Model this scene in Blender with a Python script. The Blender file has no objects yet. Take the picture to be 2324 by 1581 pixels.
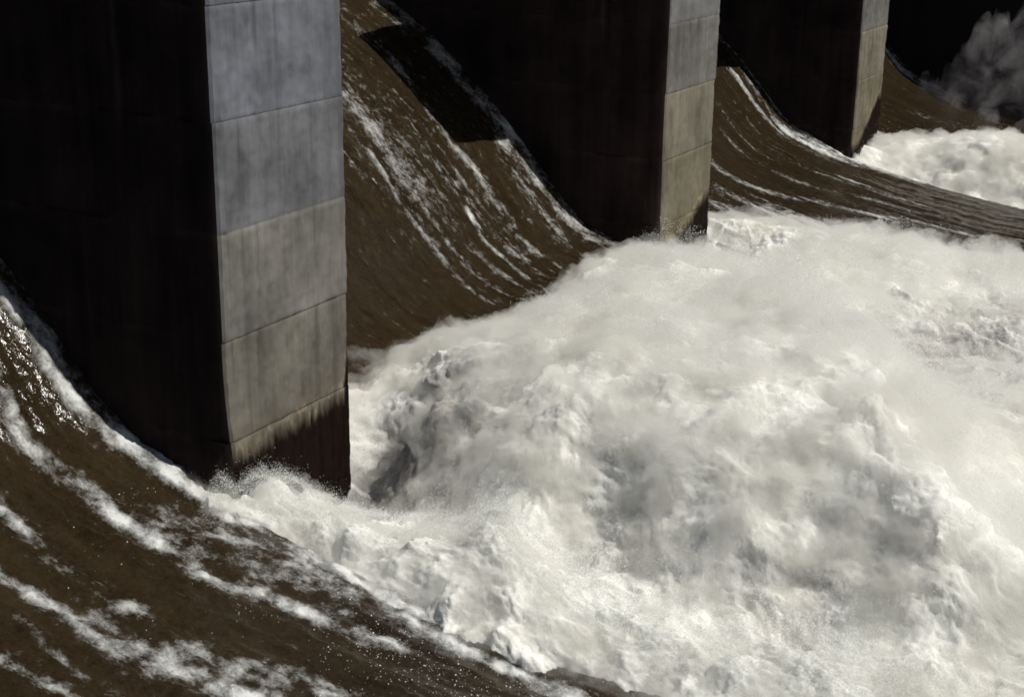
import bpy, math
import numpy as np
from mathutils import Matrix, Vector

scene = bpy.context.scene
C = scene.collection
rng = np.random.default_rng(7)

# ------------------------------------------------------------------ camera, sky, sun, exposure
CAM = np.array([-14.8792, -12.5212, 1.7703]); YAW, PITCH, ROLL = 0.496105, -0.318768, 0.015264
fwd = Vector((math.cos(PITCH)*math.cos(YAW), math.cos(PITCH)*math.sin(YAW), math.sin(PITCH)))
rgt = Vector((math.sin(YAW), -math.cos(YAW), 0)); upv = rgt.cross(fwd)
r2 = math.cos(ROLL)*rgt + math.sin(ROLL)*upv; u2 = -math.sin(ROLL)*rgt + math.cos(ROLL)*upv
cam_data = bpy.data.cameras.new('camera'); cam = bpy.data.objects.new('camera', cam_data); C.objects.link(cam)
M = Matrix((r2, u2, -fwd)).transposed().to_4x4(); M.translation = Vector(CAM)
cam.matrix_world = M
cam_data.sensor_width = 36; cam_data.lens = 3334.42/2324*36
cam_data.clip_start = 0.1; cam_data.clip_end = 5000
scene.camera = cam

SUN = Vector((0.11, -1.0, 1.42)).normalized()            # towards the sun
world = bpy.data.worlds.new('World'); scene.world = world; world.use_nodes = True
wn = world.node_tree.nodes; bg = wn['Background']
sky = wn.new('ShaderNodeTexSky'); sky.sky_type = 'NISHITA'; sky.sun_disc = False
sky.sun_elevation = math.asin(SUN.z); sky.sun_rotation = math.atan2(SUN.x, SUN.y)
world.node_tree.links.new(sky.outputs[0], bg.inputs[0]); bg.inputs[1].default_value = 0.05
sd = bpy.data.lights.new('sun', 'SUN'); sd.energy = 5.0; sd.angle = math.radians(0.5); sd.color = (1, 0.975, 0.905)
sun = bpy.data.objects.new('sun', sd); C.objects.link(sun)
sun.rotation_euler = SUN.to_track_quat('Z', 'Y').to_euler(); sun.location = (0, -40, 60)

scene.view_settings.view_transform = 'Standard'; scene.view_settings.look = 'None'
scene.view_settings.exposure = -0.1; scene.view_settings.gamma = 1; scene.view_settings.use_curve_mapping = False
scene.render.engine = 'CYCLES'
cy = scene.cycles
cy.use_denoising = True; cy.use_adaptive_sampling = True; cy.adaptive_threshold = 0.02
cy.max_bounces = 8; cy.diffuse_bounces = 3; cy.glossy_bounces = 3; cy.volume_bounces = 3; cy.transmission_bounces = 3
cy.filter_width = 1.7

# ------------------------------------------------------------------ numpy noise
_p = np.random.default_rng(3).permutation(256); PERM = np.concatenate([_p, _p, _p]).astype(np.int64)
_g = np.random.default_rng(5).normal(size=(256, 3)); GR = (_g/np.linalg.norm(_g, axis=1, keepdims=True)).astype(np.float32)
def perlin(x, y, z):
    x = np.asarray(x, np.float64); y = np.asarray(y, np.float64)+0*x; z = np.asarray(z, np.float64)+0*x
    xi = np.floor(x); yi = np.floor(y); zi = np.floor(z)
    fx = (x-xi).astype(np.float32); fy = (y-yi).astype(np.float32); fz = (z-zi).astype(np.float32)
    X = xi.astype(np.int64) & 255; Y = yi.astype(np.int64) & 255; Z = zi.astype(np.int64) & 255
    def fade(t): return t*t*t*(t*(t*6-15)+10)
    u, v, w = fade(fx), fade(fy), fade(fz)
    def corner(a, b, c):
        g = GR[PERM[PERM[PERM[(X+a) & 255]+((Y+b) & 255)]+((Z+c) & 255)]]
        return g[..., 0]*(fx-a)+g[..., 1]*(fy-b)+g[..., 2]*(fz-c)
    l = lambda a, b, t: a+t*(b-a)
    return 1.5*l(l(l(corner(0,0,0), corner(1,0,0), u), l(corner(0,1,0), corner(1,1,0), u), v),
                 l(l(corner(0,0,1), corner(1,0,1), u), l(corner(0,1,1), corner(1,1,1), u), v), w)
def fbm(x, y, z, oct=4, gain=0.5):
    s = 0; a = 1; t = 0
    for i in range(oct):
        f = 2.03**i; s = s+a*perlin(x*f+17.3*i, y*f+5.1*i, z*f+9.7*i); t += a; a *= gain
    return s/t*1.6
def billow(x, y, z, oct=6, gain=0.55):
    s = 0; a = 1; t = 0
    for i in range(oct):
        f = 2.03**i; s = s+a*np.abs(perlin(x*f+7.3*i, y*f+3.1*i, z*f+1.7*i)); t += a; a *= gain
    return s/t*2-0.5
def sstep(a, b, x):
    t = np.clip((x-a)/(b-a), 0, 1); return t*t*(3-2*t)

# ------------------------------------------------------------------ object helpers
def link(o, parent=None):
    C.objects.link(o)
    if parent is not None: o.parent = parent
    return o
def mesh_obj(name, V, F, mat, parent=None, smooth=True, attrs=None, colors=None):
    V = np.ascontiguousarray(V, np.float32); F = np.ascontiguousarray(F, np.int32)
    me = bpy.data.meshes.new(name); n = F.shape[1]
    me.vertices.add(len(V)); me.vertices.foreach_set('co', V.ravel())
    me.loops.add(F.size); me.loops.foreach_set('vertex_index', F.ravel())
    me.polygons.add(len(F)); me.polygons.foreach_set('loop_start', np.arange(0, F.size, n, dtype=np.int32))
    me.polygons.foreach_set('loop_total', np.full(len(F), n, np.int32))
    me.polygons.foreach_set('use_smooth', np.full(len(F), smooth))
    me.update(calc_edges=True)
    for k, a in (attrs or {}).items():
        at = me.attributes.new(k, 'FLOAT', 'POINT'); at.data.foreach_set('value', np.ascontiguousarray(a, np.float32).ravel())
    if colors is not None:
        at = me.attributes.new('Col', 'FLOAT_COLOR', 'POINT')
        c4 = np.concatenate([colors, np.ones((len(colors), 1))], 1).astype(np.float32); at.data.foreach_set('color', c4.ravel())
    me.materials.append(mat)
    return link(bpy.data.objects.new(name, me), parent)
def tag(o, label=None, cat=None, group=None, kind=None):
    if label: o['label'] = label
    if cat: o['category'] = cat
    if group: o['group'] = group
    if kind: o['kind'] = kind
    return o
def empty(name, loc):
    e = bpy.data.objects.new(name, None); e.location = loc; C.objects.link(e); return e
def grid_faces(nu, nv):
    i = np.arange(nu-1)[:, None]*nv+np.arange(nv-1)[None, :]
    return np.stack([i, i+nv, i+nv+1, i+1], -1).reshape(-1, 4)
def grid_normals(P):
    du = np.gradient(P, axis=0); dv = np.gradient(P, axis=1); n = np.cross(du, dv)
    n /= np.linalg.norm(n, axis=-1, keepdims=True)+1e-9
    return n*np.where(n[..., 2:3] < 0, -1, 1)

# ------------------------------------------------------------------ materials
def new_mat(name):
    m = bpy.data.materials.new(name); m.use_nodes = True
    return m, m.node_tree.nodes, m.node_tree.links, m.node_tree.nodes['Principled BSDF']
def attr_node(N, name):
    a = N.new('ShaderNodeAttribute'); a.attribute_name = name; return a
def noise_node(N, L, scale, detail=5, rough=0.6, stretch=(1, 1, 1)):
    tc = N.new('ShaderNodeTexCoord'); mp = N.new('ShaderNodeMapping'); mp.inputs['Scale'].default_value = stretch
    n = N.new('ShaderNodeTexNoise'); n.inputs['Scale'].default_value = scale; n.inputs['Detail'].default_value = detail
    n.inputs['Roughness'].default_value = rough
    L.new(tc.outputs['Object'], mp.inputs[0]); L.new(mp.outputs[0], n.inputs['Vector']); return n
def math_node(N, L, op, a, b=None, c=None):
    m = N.new('ShaderNodeMath'); m.operation = op
    for i, v in enumerate((a, b, c)):
        if v is None: continue
        if isinstance(v, (int, float)): m.inputs[i].default_value = v
        else: L.new(v, m.inputs[i])
    return m.outputs[0]
def mix_rgb(N, L, fac, a, b):
    m = N.new('ShaderNodeMix'); m.data_type = 'RGBA'
    if isinstance(fac, float): m.inputs[0].default_value = fac
    else: L.new(fac, m.inputs[0])
    for i, v in ((6, a), (7, b)):
        if isinstance(v, tuple): m.inputs[i].default_value = (*v, 1)
        else: L.new(v, m.inputs[i])
    return m.outputs[2]

def concrete_material():
    m, N, L, P = new_mat('concrete')
    a = attr_node(N, 'Col'); n = noise_node(N, L, 9, 8, 0.65, (1, 1, 0.35)); n2 = noise_node(N, L, 60, 4, 0.6)
    f = math_node(N, L, 'MULTIPLY_ADD', n.outputs[0], 0.5, 0.75)
    f2 = math_node(N, L, 'MULTIPLY_ADD', n2.outputs[0], 0.3, 0.85)
    ff = math_node(N, L, 'MULTIPLY', f, f2)
    v = N.new('ShaderNodeVectorMath'); v.operation = 'SCALE'; L.new(a.outputs['Color'], v.inputs[0]); L.new(ff, v.inputs['Scale'])
    L.new(v.outputs[0], P.inputs['Base Color']); P.inputs['Roughness'].default_value = 0.85
    P.inputs['Specular IOR Level'].default_value = 0.06
    b = N.new('ShaderNodeBump'); b.inputs['Strength'].default_value = 0.35; b.inputs['Distance'].default_value = 0.02
    L.new(n.outputs[0], b.inputs['Height']); L.new(b.outputs[0], P.inputs['Normal'])
    return m
def water_material():
    m, N, L, P = new_mat('silty_water')
    fo = attr_node(N, 'foam')
    n = noise_node(N, L, 6.5, 8, 0.74, (1.0, 0.72, 0.72)); n2 = noise_node(N, L, 1.6, 4, 0.6, (1.6, 0.3, 0.3))
    s = math_node(N, L, 'SUBTRACT', n.outputs[0], 0.5)
    nr = noise_node(N, L, 7.0, 4, 0.55, (1.0, 0.6, 0.6)); nr.inputs['Distortion'].default_value = 0.8
    rd = math_node(N, L, 'SUBTRACT', 0.88, math_node(N, L, 'ABSOLUTE', math_node(N, L, 'MULTIPLY_ADD', nr.outputs[0], 4.0, -2.0)))
    t = math_node(N, L, 'MULTIPLY_ADD', s, 1.4, fo.outputs['Fac'])
    t = math_node(N, L, 'MULTIPLY_ADD', rd, 0.16, t)
    fl = noise_node(N, L, 34, 3, 0.55, (1, .6, .6)); fk = math_node(N, L, 'MULTIPLY', math_node(N, L, 'MAXIMUM', math_node(N, L, 'SUBTRACT', fl.outputs[0], 0.60), 0.0), 1.5)
    t = math_node(N, L, 'ADD', t, fk)
    mr = N.new('ShaderNodeMapRange'); mr.interpolation_type = 'SMOOTHSTEP'
    mr.inputs[1].default_value = 0.30; mr.inputs[2].default_value = 1.08; L.new(t, mr.inputs[0]); fac = mr.outputs[0]
    nf = noise_node(N, L, 26, 4, 0.6, (1, .7, .7)); tone = math_node(N, L, 'MULTIPLY_ADD', math_node(N, L, 'SUBTRACT', nf.outputs[0], 0.5), 0.9, n2.outputs[0])
    tone = math_node(N, L, 'MULTIPLY_ADD', s, 1.0, tone)
    brown = mix_rgb(N, L, tone, (0.0085, 0.0052, 0.0025), (0.036, 0.0255, 0.0135))
    col = mix_rgb(N, L, fac, brown, (0.56, 0.56, 0.54))
    L.new(col, P.inputs['Base Color'])
    rg = math_node(N, L, 'MULTIPLY_ADD', fac, 0.65, 0.12); L.new(rg, P.inputs['Roughness'])
    P.inputs['IOR'].default_value = 1.33
    sp = math_node(N, L, 'MULTIPLY_ADD', fac, -0.35, 0.45); L.new(sp, P.inputs['Specular IOR Level'])
    nb = noise_node(N, L, 10, 4, 0.6, (1.0, 0.5, 0.5))
    h = math_node(N, L, 'ADD', math_node(N, L, 'MULTIPLY', nb.outputs[0], 0.6), math_node(N, L, 'MULTIPLY', fac, 0.8))
    b = N.new('ShaderNodeBump'); b.inputs['Strength'].default_value = 0.7; b.inputs['Distance'].default_value = 0.05
    L.new(h, b.inputs['Height']); L.new(b.outputs[0], P.inputs['Normal'])
    return m
def foam_material():
    m, N, L, P = new_mat('white_foam')
    a = attr_node(N, 'foam')
    n = noise_node(N, L, 1.1, 6, 0.6); n3 = noise_node(N, L, 22, 5, 0.7)
    silt = mix_rgb(N, L, n.outputs[0], (0.60, 0.575, 0.52), (0.80, 0.81, 0.79))
    t = math_node(N, L, 'MULTIPLY_ADD', math_node(N, L, 'SUBTRACT', n3.outputs[0], 0.5), 0.5, a.outputs['Fac'])
    mr = N.new('ShaderNodeMapRange'); mr.interpolation_type = 'SMOOTHSTEP'
    mr.inputs[1].default_value = 0.05; mr.inputs[2].default_value = 0.75; L.new(t, mr.inputs[0])
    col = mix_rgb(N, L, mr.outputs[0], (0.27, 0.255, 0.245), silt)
    L.new(col, P.inputs['Base Color']); P.inputs['Roughness'].default_value = 0.9
    P.inputs['Specular IOR Level'].default_value = 0.1
    P.inputs['Subsurface Weight'].default_value = 1.0; P.inputs['Subsurface Radius'].default_value = (1, 1, 1)
    P.inputs['Subsurface Scale'].default_value = 0.06
    b = N.new('ShaderNodeBump'); b.inputs['Strength'].default_value = 0.5; b.inputs['Distance'].default_value = 0.04
    L.new(n3.outputs[0], b.inputs['Height']); L.new(b.outputs[0], P.inputs['Normal'])
    return m
def drop_material():
    m, N, L, P = new_mat('spray_droplets')
    P.inputs['Base Color'].default_value = (0.95, 0.95, 0.93, 1); P.inputs['Roughness'].default_value = 0.8
    P.inputs['Specular IOR Level'].default_value = 0.1
    tr = N.new('ShaderNodeBsdfTranslucent'); tr.inputs[0].default_value = (0.95, 0.95, 0.93, 1)
    mx = N.new('ShaderNodeMixShader'); mx.inputs[0].default_value = 0.5
    L.new(P.outputs[0], mx.inputs[1]); L.new(tr.outputs[0], mx.inputs[2]); L.new(mx.outputs[0], N['Material Output'].inputs['Surface'])
    return m
def mist_material(density, lo, hi, scale, a=(0.885, 0.86, 0.79), b=(0.995, 0.996, 0.984)):
    m = bpy.data.materials.new('mist'); m.use_nodes = True; N = m.node_tree.nodes; L = m.node_tree.links
    N.remove(N['Principled BSDF']); v = N.new('ShaderNodeVolumePrincipled')
    n1 = noise_node(N, L, scale, 9, 0.70, (1.0, 0.75, 0.75)); n1.inputs['Distortion'].default_value = 0.5
    mr = N.new('ShaderNodeMapRange'); mr.inputs[1].default_value = lo; mr.inputs[2].default_value = hi
    mr.inputs[3].default_value = density*0.03; mr.inputs[4].default_value = density
    L.new(n1.outputs[0], mr.inputs[0]); L.new(mr.outputs[0], v.inputs['Density'])
    n2 = noise_node(N, L, 0.55, 6, 0.65)                       # silt carried by the water tints the spray in drifts
    L.new(mix_rgb(N, L, n2.outputs[0], a, b), v.inputs['Color'])
    v.inputs['Anisotropy'].default_value = 0.15
    m.cycles.volume_step_rate = 0.045
    L.new(v.outputs[0], N['Material Output'].inputs['Volume']); return m
CONC = concrete_material(); WATER = water_material(); FOAM = foam_material(); DROP = drop_material()

# ------------------------------------------------------------------ dam geometry
S, W = 15.2445, 2.9400          # pier spacing and pier width along the dam
LIFT = 1.5                      # height of one concrete pour; the top pour joint is z = 0
PY = np.array([-20,-8,-5,-3,-1.6,-.5,.4,1.06,1.87,2.46,3.2,3.42,4.15,4.86,5.83,6.7,7.43,9,11,13])
PZ = np.array([-8.25,-8.1,-7.92,-7.62,-7.36,-7.1,-6.86,-6.62,-6.3,-5.83,-5.0,-4.74,-3.95,-3.27,-2.42,-1.8,-1.35,-.5,.2,.6])
_yy = np.linspace(-20, 13, 1321); _zz = np.interp(_yy, PY, PZ); _k = np.hanning(27); _k /= _k.sum()
_zz[20:-20] = np.convolve(_zz, _k, 'same')[20:-20]
def sheet_z(Y): return np.interp(Y, _yy, _zz)

# ---- concrete piers: each pour ("lift") is a part, the water-stained foot included in the lowest pours
def concrete_color(P, N, pier, stain):
    """base colour of the concrete from weathering, with shade painted on the chute faces: pour tone, streaks, joint laitance, wet growth at the foot"""
    x, y, z = P[:, 0], P[:, 1], P[:, 2]; u = np.clip(x/W, 0, 1); front = N[:, 1] < -0.5
    k = np.floor(-z/LIFT+1e-4)
    tone = np.array([1.02, 1.04, 0.90, 0.98, 0.86, 0.80, 0.8])[np.clip(k+1, 0, 6).astype(int)]
    warm = np.array([-0.22, -0.20, -0.03, 0.26, 0.38, 0.46, 0.46])[np.clip(k+1, 0, 6).astype(int)]+(0.26 if pier else 0)
    o = 31.7*pier
    st = fbm(x*5+o, y*5, z*0.22, 4); st2 = fbm(x*16+o, y*16, z*0.5, 3); bl = fbm(x*0.9+o, y*0.9, z*0.8, 4)
    g = 0.128*tone*(1+0.18*st+0.10*st2+0.42*bl)*(1-0.22*sstep(.05, .6, fbm(x*2.5+o, y, z*1.4+9, 4)))
    streak = sstep(0.25, 0.7, fbm(x*9+o+50, y*9, z*0.12, 3))*sstep(0.1, 0.9, np.mod(-z, LIFT)/LIFT*0+1-np.mod(-z, LIFT)/LIFT)
    g = g*(1-0.3*streak)
    f = np.mod(-z, LIFT); jd = np.minimum(f, LIFT-f)
    wob = 0.012*fbm(x*8+o, y*8, 0*z, 3)
    below = (f < 0.09+wob)*1.0                                   # pale laitance under each joint
    g = g*(1+0.16*below*(1-sstep(0.04, 0.12, f)))
    jn = np.round(-z/LIFT); dark = np.exp(-(np.where(f > LIFT/2, LIFT-f, 2*f)/0.03)**2)*sstep(0.1, 0.5, fbm(x*2.2+o, y*2, jn*3.3, 4)+0.1*fbm(x*20, y*20, jn, 3))
    g = g*(1-0.55*dark)
    col = np.stack([g*(1+0.30*warm), g*(1+0.08*warm), g*(1.03-0.42*warm)], 1)
    # chute faces: their shade put into a near-black colour, with mineral streaks
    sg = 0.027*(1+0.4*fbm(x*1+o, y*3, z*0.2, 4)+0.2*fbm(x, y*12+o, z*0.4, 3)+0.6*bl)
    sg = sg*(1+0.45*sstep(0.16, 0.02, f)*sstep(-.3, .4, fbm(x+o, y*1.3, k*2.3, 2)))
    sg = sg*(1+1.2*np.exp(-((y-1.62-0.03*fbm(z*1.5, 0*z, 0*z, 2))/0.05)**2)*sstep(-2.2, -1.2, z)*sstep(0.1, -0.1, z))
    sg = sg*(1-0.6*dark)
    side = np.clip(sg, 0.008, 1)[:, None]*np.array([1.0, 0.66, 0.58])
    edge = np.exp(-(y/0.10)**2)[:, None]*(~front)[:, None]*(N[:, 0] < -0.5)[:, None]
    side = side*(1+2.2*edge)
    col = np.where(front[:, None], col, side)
    # foot of the front face: jagged dark wet stain under a crust line
    zs = stain(u)+0.08*fbm(x*2.2+o, 0*x, 0*x+7, 3)+0.12*fbm(x*7+o, 0*x, 0*x, 4)+0.10*fbm(x*6+o, 0*x, z*2.5, 4)-0.16*np.maximum(fbm(x*12+o, 0*x, z*0.15, 3), 0)
    wet = sstep(0.10, -0.20, z-zs); damp = sstep(0.75, 0.0, z-zs)
    spots = sstep(0.15, 0.5, fbm(x*14+o, z*8, 0*x, 4))*sstep(0.5, 0.05, z-zs)
    brown = np.array([0.0075, 0.0042, 0.003])*(1+0.5*fbm(x*10+o, z*1.2, 0*x, 4))[:, None]
    col2 = col*(1-0.12*damp[:, None]*np.array([0.6, 1.0, 1.5]))
    col2 = col2*(1-0.6*spots[:, None])+spots[:, None]*0.6*np.array([0.08, 0.055, 0.035])
    crust = np.exp(-((z-zs-0.11-0.05*fbm(x*5+o, 0*x, 0*x+3, 3))/0.05)**2)*sstep(-0.2, 0.5, fbm(x*3+o, z*3, 0*x+2, 3)+.3)
    col2 = col2*(1+0.6*crust[:, None])
    col2 = col2*(1-wet[:, None])+brown*wet[:, None]
    return np.where(front[:, None], col2, col)

def lift_mesh(z0, z1, pier, stain, depth, erode):
    """one pour: front face and chute faces as fine grids, slightly ragged at the joints"""
    dz = 0.03; nz = max(4, int((z1-z0)/dz)); zz = np.linspace(z0, z1, nz)
    Vs = []; Fs = []; Ns = []; base = 0
    def add(P, n):
        nonlocal base
        nu, nv = P.shape[:2]; Vs.append(P.reshape(-1, 3)); Fs.append(grid_faces(nu, nv)+base)
        Ns.append(np.tile(n, (nu*nv, 1))); base += nu*nv
    res = 0.03 if pier == 0 else 0.06
    xs = np.linspace(0, W, int(W/res)); X, Z = np.meshgrid(xs, zz, indexing='ij')
    rag = 0.016*fbm(X*4+pier*9, 0*X, Z*4, 4)+0.012*fbm(X*11, 0*X, Z*1.2+pier, 3)
    jd = np.minimum(Z-z0, z1-Z); rag = rag+0.006*np.exp(-(jd/0.015)**2)
    jog = 0.012*math.sin(z0*7.1+pier*2)
    ch = 0.035                                                   # chamfered arrises
    er = erode*sstep(-4.8, -7.0, Z)                              # the near corner is worn away towards the foot
    Xf = ch+er+(W-2*ch-er)*X/W
    add(np.stack([Xf, rag+jog, Z], -1)[:, ::-1][::1], (0, -1, 0))
    ys = np.concatenate([np.linspace(0, 3, 75), np.linspace(3, depth, 60)[1:]])
    for sx, sgn in ((0.0, -1), (W, 1)):
        Y, Z2 = np.meshgrid(ys, zz, indexing='ij')
        e2 = (erode*sstep(-4.8, -7.0, Z2)*np.exp(-(Y/0.25)**2)) if sgn < 0 else 0
        r2_ = 0.014*fbm(0*Y+sx, Y*3+pier*5, Z2*3, 4)+0.005*np.exp(-(np.minimum(Z2-z0, z1-Z2)/0.02)**2)
        Pg = np.stack([sx+e2-sgn*r2_*sstep(0, .1, Y), np.maximum(Y, 0)+ch+jog, Z2], -1)
        add(Pg if sgn < 0 else Pg[::-1], (sgn, 0, 0))
        # chamfer strip
        front = np.stack([np.where(sgn < 0, ch, W-ch)+(erode*sstep(-4.8, -7.0, zz) if sgn < 0 else 0*zz), rag[0 if sgn < 0 else -1]+jog, zz], -1)
        add(np.stack([front, Pg[0]] if sgn < 0 else [Pg[0], front], 0), (0, -1, 0))
    top = np.array([[[0.02, .05, z1], [W-.02, .05, z1]], [[0.02, depth, z1], [W-.02, depth, z1]]]); add(top.transpose(1, 0, 2), (0, 0, 1))
    bot = top.copy(); bot[..., 2] = z0; add(bot, (0, 0, -1))
    back = np.array([[[0., depth, z0], [0., depth, z1]], [[W, depth, z0], [W, depth, z1]]]); add(back, (0, 1, 0))
    V = np.concatenate(Vs); Nn = np.concatenate(Ns); F = np.concatenate(Fs)
    return V, F, concrete_color(V, Nn, pier, stain)

def hexa(pts): # 8 corner points -> box faces
    return np.array(pts, float), np.array([[0,1,2,3],[7,6,5,4],[0,4,5,1],[1,5,6,2],[2,6,7,3],[3,7,4,0]])

PIER_LABELS = ['pale concrete pier nearest the camera, widest sunlit face with dark wet foot',
               'concrete pier in the middle of the row, beside the streaked brown chute',
               'narrow distant concrete pier, farthest with a sunlit face']
PIER_GROUP = 'concrete piers between the spillway bays'
stains = [lambda u: -6.22+0.16*u+1.3*sstep(0.93, 1.02, u), lambda u: -6.42+0.75*sstep(0.3, 1.0, u), lambda u: -6.5+1.35*sstep(0.15, 1.0, u)]
TOPZ = 4.5
for p in range(3):
    e = empty('concrete_pier', (p*S, 0, -9.0)); tag(e, PIER_LABELS[p], 'pier', PIER_GROUP)
    off = np.array([0, 0, 9.0])
    zs = [-9.0, -7.5, -6.0, -4.5, -3.0, -1.5, 0.0, 1.5, 3.0, 4.5]
    for z0, z1 in zip(zs[:-1], zs[1:]):
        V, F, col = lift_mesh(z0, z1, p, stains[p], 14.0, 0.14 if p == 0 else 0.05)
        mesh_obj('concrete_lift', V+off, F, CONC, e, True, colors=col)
    for sx, sg in ((0.0, -1), (W, 1)):                           # gate trunnion brackets, above the frame
        a, b = sx+sg*0.03, sx+sg*1.95
        V, F = hexa([(a,.4,.45),(b,.4,1.0),(b,3.0,1.0),(a,3.0,.45),(a,.4,3.3),(b,.4,3.1),(b,3.0,3.1),(a,3.0,3.3)])
        mesh_obj('corbel', V+off, F, CONC, e, False, colors=np.full((8, 3), 0.3))

# training wall closing the last bay
def wall_mesh():
    ys = np.linspace(-26, 16, 240); zz = np.linspace(-9, 6, 130); Y, Z = np.meshgrid(ys, zz, indexing='ij')
    x = 0.03*fbm(0*Y, Y*1.5, Z*1.5, 4); V1 = np.stack([x, Y, Z], -1).reshape(-1, 3)
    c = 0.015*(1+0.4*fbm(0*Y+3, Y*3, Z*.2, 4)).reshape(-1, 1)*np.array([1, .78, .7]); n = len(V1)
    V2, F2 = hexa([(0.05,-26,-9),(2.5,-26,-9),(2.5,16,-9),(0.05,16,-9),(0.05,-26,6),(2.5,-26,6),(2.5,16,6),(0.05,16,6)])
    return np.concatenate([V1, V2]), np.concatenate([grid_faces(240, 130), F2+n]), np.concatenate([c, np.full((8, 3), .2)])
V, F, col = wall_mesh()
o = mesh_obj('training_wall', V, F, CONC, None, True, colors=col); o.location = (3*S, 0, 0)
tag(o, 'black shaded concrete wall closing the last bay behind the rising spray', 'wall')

# unseen deck added over the piers, above the frame, to keep the bays dark
V, F = hexa([(-14,5,4.5),(3*S+2,5,4.5),(3*S+2,13,4.5),(-14,13,4.5),(-14,5,6),(3*S+2,5,6),(3*S+2,13,6),(-14,13,6)])
o = mesh_obj('added_shade_deck', V, F, CONC, None, False, colors=np.full((8, 3), 0.25))
tag(o, 'unseen concrete deck added over the pier tops to shade the bays', 'bridge')

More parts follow.
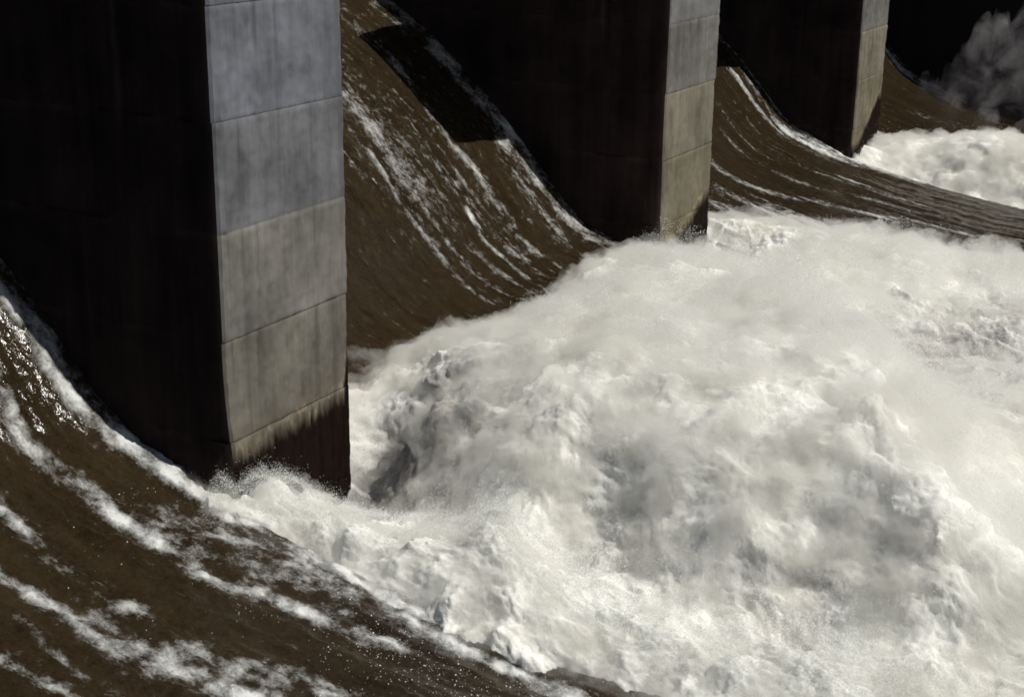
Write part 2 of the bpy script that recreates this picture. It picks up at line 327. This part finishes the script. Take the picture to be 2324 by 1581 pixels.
# ------------------------------------------------------------------ brown water sheets, one per bay
def polyline_d(X, Y, pts):
    d = np.full(X.shape, 1e9)
    for (a, b), (c, e) in zip(pts[:-1], pts[1:]):
        vx, vy = c-a, e-b; t = np.clip(((X-a)*vx+(Y-b)*vy)/(vx*vx+vy*vy+1e-9), 0, 1)
        d = np.minimum(d, np.hypot(X-a-t*vx, (Y-b-t*vy)*0.7))
    return d
def streaks(bay, X, Y):
    """how much white the flow carries: streaks that run with the current, from the photograph"""
    f = np.zeros_like(X); rag = fbm(X*2.6, Y*(1.7 if bay < 2 else .35), 0*X+bay*5, 4)
    def ln(pts, w, a):
        nonlocal f
        wob = 0.06*fbm(X*1.2, Y*1.0, 0*X+bay, 3)
        f = np.maximum(f, a*(.70+.85*rag)*np.exp(-((polyline_d(X+wob, Y, pts))/(w*1.5))**2))
    if bay == 0:
        ln([(-.32, 4.2),(-.40, 2.9),(-.34, 2.2),(-.25, 1.6),(-.2, .8),(-.25, -.4),(-.3, -1.4),(-.4, -3),(-.5, -6)], .10, .85)
        ln([(-.12, 1.7),(-.1, 1.0),(-.1, -4)], .16, 1.0)
        ln([(-.2, 9),(-.25, 4),(-.12, 1.2)], .22, .5)
        ln([(-1.25, 3.3),(-1.4, 2.7),(-1.47, 2.3),(-1.37, 1.9),(-1.33, 1.4),(-1.42, .9),(-1.42, .3),(-1.4, -.3),(-1.5, -.7),(-1.37, -1.3),(-1.19, -2.2),(-1.1, -2.8),(-1.0, -3.4)], .11, .85)
        ln([(-1.0, .7),(-.7, .1),(-.5, -1.1),(-.4, -2.6),(-.5, -4)], .22, .48)
        ln([(-1.2, .2),(-.9, -1),(-.8, -2.4)], .25, .40)
        ln([(-2.5, 2.0),(-2.65, 1.3),(-2.8, .9),(-2.7, .5),(-2.6, .1)], .09, .55)
        ln([(-3.5, 1.0),(-3.42, .5),(-3.35, .1),(-3.3, -.4),(-3.3, -.7)], .10, .75)
        ln([(-3.3, -.4),(-3.3, -1.1),(-3.2, -1.7),(-3.1, -2.4),(-3.0, -4)], .22, .70)
        ln([(-3.0, -1.5),(-2.6, -2.5),(-2.4, -3.4),(-2.2, -5)], .20, .62)
        ln([(-2.83, -.55),(-2.74, -.65)], .10, .95); ln([(-1.12, -2.8),(-1.0, -2.9)], .09, .9)
        ln([(-3.9, .1),(-4.1, -1.0),(-3.9, -3)], .07, .45); ln([(-4.5, 0),(-4.4, -1.5)], .1, .42)
        f += 0.10*sstep(0.1, 0.7, fbm(X*2.2, Y*.5, 0*X, 4))
    elif bay == 1:
        x = X-S
        ln([(13.4, 9),(13.34, 7.1),(13.19, 6.1),(13.0, 5.4),(12.92, 4.7),(12.82, 3.8),(12.87, 3.2),(12.79, 2.5),(12.7, 1.2)], .12, .50)
        ln([(14.5, 3.6),(14.22, 3.0),(14.24, 2.5),(14.0, 1.9),(13.88, 1.4),(14.3, .6)], .15, .58)
        ln([(14.9, 3.3),(14.8, 2.2),(14.9, .8)], .12, .5)
        ln([(11.6, 2.9),(11.5, 2.4),(11.59, 2.0),(11.46, 1.5),(11.37, .7)], .06, .60)
        ln([(9.85, 4.2),(9.65, 3.2),(9.71, 2.8),(9.68, 2.1),(9.63, 1.5),(9.62, .8)], .06, .50)
        ln([(10.9, 2.2),(10.9, .8)], .12, .40); ln([(12.1, 3.4),(12.1, 1)], .12, .42); ln([(10.3, 3.4),(10.25, 1.2)], .10, .42)
        ln([(15.0, 9),(14.98, 3),(15.1, 1)], .24, .5)
        pt = np.exp(-((X-10.6)/1.1)**2)*sstep(2.4, 3.6, Y)*sstep(7.5, 5.4, Y)
        f = np.maximum(f, 0.30*pt*(0.75+0.9*fbm(X*1.6, Y*.9, 0*X, 4)))
        f += 0.14*sstep(1.2, 3.5, Y)*sstep(8.6, 10, X)*(0.6+fbm(X*2, Y*.35, 0*X+4, 4))
        f += 0.12*sstep(0.1, 0.7, fbm(X*3, Y*.3, 0*X+9, 4))
    elif bay == 2:
        ln([(29.43, 3.6),(29.41, 2.7),(29.48, 2.0),(29.7, 1.2)], .10, .7)
        ln([(29.85, 1.8),(29.95, .9),(30.3, -.3),(30.8, -1.7),(30.8, -4),(30.7, -6)], .30, .95)
        ln([(23.6, 1.9),(23.5, 1.1),(24.2, -.2),(24.7, -1.0),(25.3, -2.3),(25.9, -3.1),(26.5, -6)], .16, .55)
        ln([(25.8, 2.4),(25.7, 1.5),(25.86, .4),(26.2, -.6),(26.9, -1.6),(27.3, -5)], .14, .45)
        ln([(28, .2),(28.2, -1.2)], .10, .5); ln([(27.2, 1.2),(27.6, -.6),(28, -3)], .09, .38)
        ln([(22, .6),(22.6, -1),(23.4, -3),(24, -6)], .5, .55); ln([(20.8, .3),(21.4, -2),(22.4, -5)], .5, .6)
        ln([(30.2, 9),(30.2, 3),(30.35, 1)], .24, .5)
        f += 0.14*sstep(0.0, 0.6, fbm(X*1.6, Y*.2, 0*X+5, 4))
    else:
        ln([(45.4, 8),(45.4, 0)], .3, .5); ln([(35, .6),(36, -1),(37, -4)], .35, .6); ln([(40.5, 0.3),(41, -4)], .4, .34)
        f += 0.14*sstep(0.0, 0.6, fbm(X*1.2, Y*.2, 0*X+7, 4))
    fine = fbm(X*(5.5 if bay < 2 else 3.2)+bay, Y*(.16 if bay < 2 else .07), 0*X+3, 3)
    f = f+(0.10 if bay == 0 else 0.27)*sstep(.15, .75, fine)*(.7+.8*rag)
    if bay == 1: f = f*.88+0.02+0.06*rag
    return f
BAYX = [(-12.2, 0.0), (2.95, S), (S+W, 2*S), (2*S+W, 3*S)]
RES = [(0.045, 0.045), (0.05, 0.045), (0.07, 0.06), (0.10, 0.08)]
for b in range(4):
    x0, x1 = BAYX[b]; rx, ry = RES[b]
    y0 = (-9.0, -3.5, -9.5, -12.0)[b]
    xs = np.linspace(x0-0.02, x1+0.02, int((x1-x0)/rx)); ys = np.linspace(y0, 11.0, int((11-y0)/ry))
    X, Y = np.meshgrid(xs, ys, indexing='ij')
    f = streaks(b, X, Y); o9 = 13.7*b
    Z = sheet_z(Y)+(0.06 if b == 2 else 0)
    if b == 1: Z = Z-1.6*sstep(.9, -.5, Y)
    ridge = fbm(X*0.8+o9, Y*0.10, 0*X, 3)*0.11+fbm(X*2.6+o9, Y*0.35, 0*X, 4)*0.045
    Z = Z+ridge*(0.6 if b else 1.0)
    climb = 0.14*np.exp(-((X-x1)/0.35)**2)+0.14*np.exp(-((X-x0)/0.35)**2); Z = Z+climb*sstep(0, 1, Y)
    P = np.stack([X, Y, Z], -1); Nn = grid_normals(P)
    d = (0.035 if b == 0 else 0.016)*fbm(X*4+o9, Y*1.6, Z*1.6, 4)+0.02*fbm(X*9+o9, Y*6, Z*6, 4, .65)
    d = d+sstep(.2, .9, f)*(0.02+0.12*billow(X*2.6+o9, Y*1.9, Z*1.9, 5))
    P = P+Nn*d[..., None]
    o = mesh_obj('water', P.reshape(-1, 3), grid_faces(len(xs), len(ys)), WATER, None, True, attrs={'foam': f})
    tag(o, ['brown water sheet streaked with foam in the nearest bay, lower left',
            'brown water sliding down the steep chute between the two nearest piers',
            'brown water chute curving out between the middle and far pier',
            'smooth brown water in the farthest bay beside the black wall'][b], 'water', None, 'structure')
# concrete spillway apron under all the water
ys = np.linspace(-30, 12, 80); xs = np.linspace(-12.3, 3*S, 30); X, Y = np.meshgrid(xs, ys, indexing='ij')
P = np.stack([X, Y, sheet_z(Y)-0.5-1.6*sstep(2.5, 0, Y)], -1).reshape(-1, 3)
o = mesh_obj('spillway', P, grid_faces(30, 80), CONC, None, True, colors=np.full((len(P), 3), 0.2)); tag(o, 'curved concrete spillway bed under the water', 'spillway', None, 'structure')

# ------------------------------------------------------------------ whitewater
def tps(pts):
    p = np.array(pts, float); n = len(p); xy = p[:, :2]
    U = lambda r2: r2*np.log(r2+1e-9)*0.5
    K = U(((xy[:, None]-xy[None])**2).sum(-1))+np.eye(n)*0.04
    A = np.zeros((n+3, n+3)); A[:n, :n] = K; A[:n, n] = 1; A[:n, n+1:] = xy; A[n, :n] = 1; A[n+1:, :n] = xy.T
    w = np.linalg.solve(A, np.concatenate([p[:, 2], [0, 0, 0]]))
    def f(X, Y):
        out = w[n]+w[n+1]*X+w[n+2]*Y
        for i in range(n): out = out+w[i]*U((X-xy[i, 0])**2+(Y-xy[i, 1])**2)
        return out
    return f
# crests, slopes and hollows of the boil below bay 1 and around the two near piers
BOIL = [(-.1,1.3,-6.7),(-.2,.95,-6.52),(-.3,.45,-6.6),(-.3,0,-6.7),(.05,.5,-6.5),(.3,.1,-6.62),(.55,-.35,-6.68),(0.7,-0.8,-6.91),(0.95,-1.39,-7.03),(1.05,-2.49,-6.93),(1.15,-3.54,-6.59),(1.15,-3.99,-6.68),(1.05,-4.54,-6.9),(0.85,-5.29,-7.27),(0.75,-6.29,-7.27),(0.75,-7.39,-7.24),(0.85,-8.44,-7.12),(0.75,-8.89,-7.27),(0.75,-9.69,-7.27),(0.65,-10.89,-7.27),
 (-.25,-.5,-7.35),(-.35,-1.5,-7.6),(-.35,-2.6,-7.6),(-.4,-3.5,-7.65),(-.5,-4.5,-7.75),(-.5,-5.4,-7.9),(-.5,-6.3,-8.0),(-.6,-7.5,-8.1),(-.6,-10,-8.1),
 (-1.4,0,-8.1),(-1.4,-2,-8.4),(-1.4,-4,-8.6),(-1.5,-6.5,-8.8),(-1.5,-9,-8.9),(-.6,1,-7.6),(-2.5,-12,-8.9),(-2.5,2,-8),
 (1.8,-.3,-7.4),(2.8,-.4,-7.75),(3.3,-.3,-7.3),(3.2,.4,-6.85),(3.6,1.0,-6.55),(4.2,1.4,-6.5),(3.2,1.6,-6.6),(2.4,-1.2,-7.4),(1.9,-2.0,-7.35),
 (3.1,-1.2,-6.25),(3.6,-2.1,-5.8),(2.4,-2.5,-6.4),(2.1,-3.5,-6.3),(2.3,-4.2,-6.2),(2.25,-5.6,-6.2),(2.2,-6.8,-6.2),(2.6,-7.8,-6.2),(2.5,-8.7,-6.25),(1.5,-3.2,-7.0),(1.5,-4.4,-7.2),(1.4,-5.5,-7.3),(1.4,-6.8,-7.3),(1.5,-8,-7.25),(1.5,-9,-7.15),(1.6,-10,-7.1),
 (3.1,-3.1,-5.55),(3.7,-3.5,-5.3),(3.7,-4.8,-5.3),(3.6,-6.1,-5.3),(4.1,-7.2,-5.3),(3.2,-8.4,-5.5),(2.4,-9.2,-6.05),
 (4.3,-.7,-6.0),(4.9,.9,-6.45),(5.2,1.5,-6.6),(4.9,.1,-6.05),(6,.2,-5.95),(6.6,-.35,-5.93),(7.8,-.6,-5.92),(9,-.5,-5.98),(10.5,-.15,-5.95),(12,-.1,-5.93),(13,-.45,-5.93),(13.5,-1.3,-6.2),(14.6,.1,-6.3),
 (6.2,1.3,-6.8),(7.6,1.3,-6.9),(9.5,.7,-6.9),(11,.8,-6.9),(13,1,-6.9),(4,2.2,-6.9),(8,2.6,-7.2),(12,2.6,-7.2),(15,2,-7.2),
 (4.6,-2.6,-5.35),(6.3,-3,-5.2),(7.4,-3.7,-5.15),(5.4,-5,-5.1),(7,-5,-5.0),(8.5,-5.6,-5.0),(7.2,-6.4,-5.0),(5.6,-7.3,-5.0),(4.3,-7.9,-5.0),(10,-4,-5.45),(10.5,-5.4,-5.6),
 (11.8,-6.3,-7.1),(8.6,-7.6,-6.4),(9.6,-9,-6.7),(5.9,-9.3,-6.4),(4.2,-9.4,-6.2),(11,-8,-6.9),(2.8,-10.6,-6.7),(5.5,-11,-6.8),(12.5,-6,-6.7),(14.5,-8,-6.6),(3,-12.3,-6.9),(8,-11,-6.8),(14,-12,-6.8),(1,-13.5,-7),(8,-14,-7),(16,-14,-7),
 (15.3,.9,-6.65),(15.7,0,-6.68),(16,-1,-6.64),(16.2,-2,-6.65),(17.6,-.6,-7.25),(17.4,-1.8,-6.95),(18.6,.1,-6.35),(18.7,-.9,-6.31),(18.8,-2,-6.31),(18.8,-3,-6.3),(18.8,-4.1,-6.4),(19,-5.6,-6.46),(19,-7.3,-6.59),(19,-10,-6.8),
 (16,-4.5,-6.2),(17.2,-6.5,-6.4),(13.5,-3.8,-6.1),(14.2,-5,-6.4),
 (20.3,0,-7.1),(20.6,-2,-7.5),(21,-4,-7.8),(21.5,-6,-8),(22,-9,-8.4),(23.5,0,-8),(24,-5,-8.6),(24,-14,-8.6),(23.5,3,-8.2),(18.5,1.5,-7.2),(19.5,2,-7.6)]
FAR = [(30.5,.95,-6.6),(31.2,.2,-6.55),(32.2,-.1,-6.55),(33.3,-.05,-6.48),(34,-.2,-6.6),(33.2,-1.6,-6.28),(33.2,-2.7,-6.1),(33,-3.4,-5.89),(32.5,-4.2,-6.16),(32.2,-4.9,-6.46),(32,-6.5,-6.7),(36,-3.6,-6.4),(35,-4.2,-6.22),(35.5,-5.5,-6.6),
 (31.2,-1.4,-7.2),(30.9,-2.8,-7.5),(31,-4.4,-7.6),(30.8,-6,-7.8),(30.2,-1,-7.7),(30,-3,-8.3),(30,-6,-8.6),(29.5,1,-7.5),(35.5,-1.2,-7.1),(37.5,-2.6,-7.3),(39,-4.5,-7.7),(36,.8,-7.6),(40,-1,-8.3),(40,-9,-8.6),(30,-10,-8.8),(34,-9,-7.4),(29.5,3,-8.3),(34,2,-8)]
PLUME = [(44.9,1.0,-6.3),(44.8,.3,-5.4),(44.8,-.4,-4.8),(44.8,-1.3,-4.2),(44.9,-2.3,-3.6),(44.9,-3.5,-3.0),(44.6,-5,-3.4),(43.9,.3,-7.4),(43.8,-1,-7.5),(43.7,-2.6,-7.5),(43.4,-4.5,-7.5),(43.2,1.5,-7.8),(42.4,-.5,-8.2),(42,-3,-8.3),(41.5,-6,-8.3),(45.6,.5,-6.4),(45.6,-1,-5.2),(45.6,-3,-3.6),(45.6,-6,-3.8),(44.8,2.2,-8),(45.6,2.4,-8),(44,-8,-4)]

THIN_SHADE = [(2.9,-.7,1.0,.6),(11.6,-6.35,.9,.75),(10.6,-7.6,1.1,.35),(13,-7,1.9,.42),(15,-8.2,1.6,.35),(10,-8.6,1.3,.3),(17.4,-1.2,.8,.4),(1.5,-5,.6,.3),(1.5,-8,.7,.3),(2.5,-4.5,.9,.15),(2.6,-7,.9,.15),(35.5,-2.2,1.5,.35),(32,-2.5,1,.3),(34,-4.8,1.2,.3),(3.2,-1.7,1.2,.35),(4.5,-.9,.8,.25),(8,-3,.8,.2),(9.5,-2,.9,.2),(6.4,-1.5,.7,.2),
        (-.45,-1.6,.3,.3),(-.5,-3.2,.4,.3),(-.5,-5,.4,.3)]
def thin_shade_map(X, Y):  # where foam thins; some spots put slope shade into the foam colour
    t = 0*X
    for (cx, cyy, r, a) in THIN_SHADE: t = t+a*np.exp(-((X-cx)**2+(Y-cyy)**2)/r**2)
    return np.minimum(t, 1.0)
def mist_hull(name, pts, xr, yr, res, seed, thick, mat, label, lift=0.0):
    f = tps(pts); xs = np.arange(xr[0], xr[1], res); ys = np.arange(yr[0], yr[1], res)
    if xr[0] < 5: xs = np.concatenate([np.arange(xr[0], 3.2, .032), np.arange(3.2, xr[1], res)]); ys = np.arange(yr[0], yr[1], .045)
    X, Y = np.meshgrid(xs, ys, indexing='ij'); Z0 = f(X, Y); P = np.stack([X, Y, Z0], -1)
    Nn = np.stack([f(X-.05, Y)-f(X+.05, Y), f(X, Y-.05)-f(X, Y+.05), 0*X+.1], -1); Nn /= np.linalg.norm(Nn, axis=-1, keepdims=True)
    wx = X+0.3*fbm(X*.8+seed, Y*.8, Z0*.7, 3); wy = Y+0.3*fbm(X*.8, Y*.8+seed, Z0*.7+4, 3)
    b1 = billow(wx*0.85+seed, wy*0.65, Z0*0.8, 2, .5)
    h = lift+0.30*b1+thick*(0.25+1.0*fbm(wx*.8+seed, wy*.7, Z0*.8, 3)+0.6*billow(wx*1.7, wy*1.4+seed, Z0*1.6, 6, .6)+0.5*fbm(wx*3.1, wy*2.4+seed, Z0*2.5, 6, .75))
    tongue = np.maximum(sstep(2.2, 1.3, X), np.maximum(sstep(13.5, 15, X)*sstep(-3, -1.8, Y)*sstep(19.6, 18, X), .35*sstep(-1.6, -.6, Y)))
    h = h*(1-0.6*tongue)-lift*.7*tongue-0.10*tongue-0.40*thin_shade_map(X, Y)
    edge = np.minimum(np.minimum(X-xr[0], xr[1]-X), np.minimum(Y-yr[0], yr[1]-Y))
    if seed == 80.0: Nn = np.stack([0*X, 0*X, 0*X+1], -1)
    Q = P+Nn*(h*sstep(0, .6, edge))[..., None]
    if seed == 80.0: Q[..., 2] = np.maximum(Q[..., 2], Z0-1.0)
    nu, nv = X.shape; V = Q.reshape(-1, 3); n = len(V); B = Q.copy(); B[..., 2] = Z0-1.5; Vb = B.reshape(-1, 3)
    F = grid_faces(nu, nv); Fb = F[:, ::-1]+n
    ring = np.concatenate([np.arange(nv), np.arange(1, nu)*nv+nv-1, (nu-1)*nv+np.arange(nv-2, -1, -1), np.arange(nu-2, 0, -1)*nv])
    r2n = np.roll(ring, -1); side = np.stack([ring, r2n, r2n+n, ring+n], 1)
    o = mesh_obj(name, np.concatenate([V, Vb]), np.concatenate([F, Fb, side]), mat, None, True)
    return tag(o, label, 'spray', None, 'stuff')
def whitewater(name, pts, xr, yr, res, amp, label, seed, sink=0.20, cap=None):
    f0 = tps(pts); f = f0 if cap is None else (lambda X, Y: cap-0.35*np.log1p(np.exp(-(f0(X, Y)-cap)/0.35)))
    xs = np.arange(xr[0], xr[1], res); ys = np.arange(yr[0], yr[1], res)
    if xr[0] < 5: xs = np.concatenate([np.arange(xr[0], 3, .026), np.arange(3, xr[1], res)]); ys = np.arange(yr[0], yr[1], .035)
    X, Y = np.meshgrid(xs, ys, indexing='ij'); Z0 = f(X, Y); P = np.stack([X, Y, Z0], -1)
    Nn = np.stack([f(X-.05, Y)-f(X+.05, Y), f(X, Y-.05)-f(X, Y+.05), 0*X+.1], -1); Nn /= np.linalg.norm(Nn, axis=-1, keepdims=True)
    # large rolling lumps, then cauliflower billows down to hand size
    wx = X+0.35*fbm(X*.7+seed, Y*.7, Z0*.7, 3); wy = Y+0.35*fbm(X*.7, Y*.7+seed, Z0*.7+4, 3)
    b1 = billow(wx*0.85+seed, wy*0.65, Z0*0.8, 2, .5)
    b2 = billow(wx*1.9+seed+11, wy*1.5, Z0*1.8, 6, .52)
    d = amp*(0.24*b1+0.06*b2+0.10*fbm(wx*2.2, wy*1.8+seed, Z0*2, 4, .6))+0.04*fbm(X*6, Y*5, Z0*5, 5, .78)+0.07*billow(wx*4.2+seed, wy*3.2, Z0*4, 4, .66)
    Q = P+Nn*(d-sink)[..., None]
    gap = fbm(X*.8+seed, Y*.5, Z0, 4)
    foam = 0.80+0.35*b2+0.25*gap
    foam = foam-thin_shade_map(X, Y)*(1+.5*gap)
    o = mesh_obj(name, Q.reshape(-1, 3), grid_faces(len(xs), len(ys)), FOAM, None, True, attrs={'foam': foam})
    tag(o, label, 'whitewater', None, 'stuff')
    return Q, grid_normals(Q), foam, b2
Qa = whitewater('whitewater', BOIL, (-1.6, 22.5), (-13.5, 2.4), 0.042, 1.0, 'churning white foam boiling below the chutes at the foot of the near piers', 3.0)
FAR = [(x, y, z-(.22 if y < -.5 and x > 31 else .1)) for x, y, z in FAR]
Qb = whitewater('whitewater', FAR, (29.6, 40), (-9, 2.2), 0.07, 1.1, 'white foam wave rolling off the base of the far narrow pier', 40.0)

DENSE = mist_material(4.2, .42, .60, 1.9); WISP = mist_material(3.4, .47, .70, 2.2); PALE = mist_material(1.5, .44, .80, 1.2, (.80, .74, .76), (.96, .93, .95))  # PALE: the wall's shade on the plume put into a dim mauve tint
mist_hull('mist', BOIL, (-1.5, 22.4), (-13.4, 2.2), 0.06, 3.0, 0.21, DENSE, 'soft white mist hanging over the churning foam')
mist_hull('mist', BOIL, (-1.45, 22.3), (-13.3, 2.1), 0.08, 13.0, 0.34, WISP, 'torn wisps of spray flying above the churning foam', 0.12)
mist_hull('mist', FAR, (29.7, 39.9), (-8.9, 2.1), 0.09, 40.0, 0.28, DENSE, 'soft white mist over the far foam wave')
mist_hull('mist', PLUME, (42.1, 45.65), (-6.9, 2.4), 0.09, 80.0, 1.1, PALE, 'pale drifting mist rising against the black wall', 0.45)
mist_hull('mist', FAR, (29.8, 39.8), (-8.8, 2.0), 0.10, 53.0, 0.28, WISP, 'torn wisps of spray above the far foam wave', 0.0)
# ------------------------------------------------------------------ flying droplets
def droplets(name, pos, size, label):
    n = len(pos); t = rng.normal(size=(n, 4, 3)); t /= np.linalg.norm(t, axis=-1, keepdims=True)
    V = (pos[:, None]+t*size[:, None, None]).reshape(-1, 3)
    b = np.arange(n)[:, None]*4; F = np.concatenate([b+[0, 1, 2], b+[0, 3, 1], b+[1, 3, 2], b+[0, 2, 3]])
    o = mesh_obj(name, V, F, DROP, None, False); return tag(o, label, 'spray', None, 'stuff')
def fringe(Q, n, res_scale, up, seed):
    P, Nn, foam, b2 = Q; r = np.random.default_rng(seed)
    w = np.clip(foam.ravel()-.5, 0, None)*np.clip(b2.ravel()+.35, 0.02, None); w /= w.sum()
    i = r.choice(w.size, n, p=w); p = P.reshape(-1, 3)[i]; nn = Nn.reshape(-1, 3)[i]
    h = r.exponential(up, n)
    return p+nn*h[:, None]+r.normal(size=(n, 3))*(0.05+0.35*h[:, None])+np.array([0, 0, 1])*h[:, None]*0.5, r.uniform(.5, 1.3, n)*res_scale
pa, sa = fringe(Qa, 300000, 0.005, 0.035, 1); kp = (pa[:, 0] < 17.8) & ((pa[:, 1] < np.where(pa[:, 0] > 6, -2.2, -.9)) | (pa[:, 0] < 1) | ((pa[:, 0] > 14.6) & (pa[:, 0] < 16.2) & (pa[:, 1] < .2) & (pa[:, 2] < -6.3))); pa, sa = pa[kp], sa[kp]
droplets('spray', pa, sa, 'fine white droplets thrown up from the churning foam')
pb, sb = fringe(Qb, 40000, 0.010, 0.07, 2)
droplets('spray', pb, sb, 'fine white droplets over the far foam wave')
# glinting drops leaping from the nearest jet
r = np.random.default_rng(11); n = 900
gx = np.concatenate([r.uniform(-3.2, -.6, 350), r.normal(-1.35, .35, 1000)]); gy = np.concatenate([r.uniform(-6, 1.5, 350), r.uniform(-6, -1.5, 1000)])
keep = fbm(gx*1.1, gy*.5, 0*gx+2, 3)+0.5*sstep(-1, -4, gy) > 0.15
gx, gy = gx[keep], gy[keep]
droplets('spray', np.stack([gx, gy, sheet_z(gy)+r.uniform(.04, .22, len(gx))], 1), r.uniform(.004, .013, len(gx)), 'scattered bright drops leaping from the brown jet in the foreground')
# fine spray hanging in the air over the boil
f = tps(BOIL); r = np.random.default_rng(21); n = 420000
gx = 1+18*r.random(n)**1.4; gy = r.uniform(-12, 0.2, n)
hz = f(gx, gy)+0.05+0.5*r.random(n)**1.6+0.22*fbm(gx*.9, gy*.9, 0*gx, 3)
keep = (gx < 17.5) & (fbm(gx*2, gy*1.6, hz*2, 4) > 0.05) & (gy < np.where(gx < 5, -2.2, -1.7)) & ((gx < 17) | (gy < -2))
droplets('spray', np.stack([gx, gy, hz], 1)[keep], (r.uniform(.003, .008, n)*(1+gx*.05))[keep], 'fine haze of droplets hanging in the mist over the boil')
# crest of the tongue that curls off the near pier
tp = np.array(BOIL[4:20]); n = 170000
t = r.uniform(0, len(tp)-1.001, n); k = t.astype(int); q = tp[k]+(tp[k+1]-tp[k])*(t-k)[:, None]
gx = q[:, 0]+r.normal(size=n)*.4-.1; gy = q[:, 1]+r.normal(size=n)*.25; hz = f(gx, gy)+r.exponential(.05, n)+.10*fbm(gx*3, gy*3, 0*gx, 4)
droplets('spray', np.stack([gx, gy, hz], 1)[gy < .2], r.uniform(.003, .0078, n)[gy < .2], 'feathered spray along the crest of the foam tongue off the near pier')
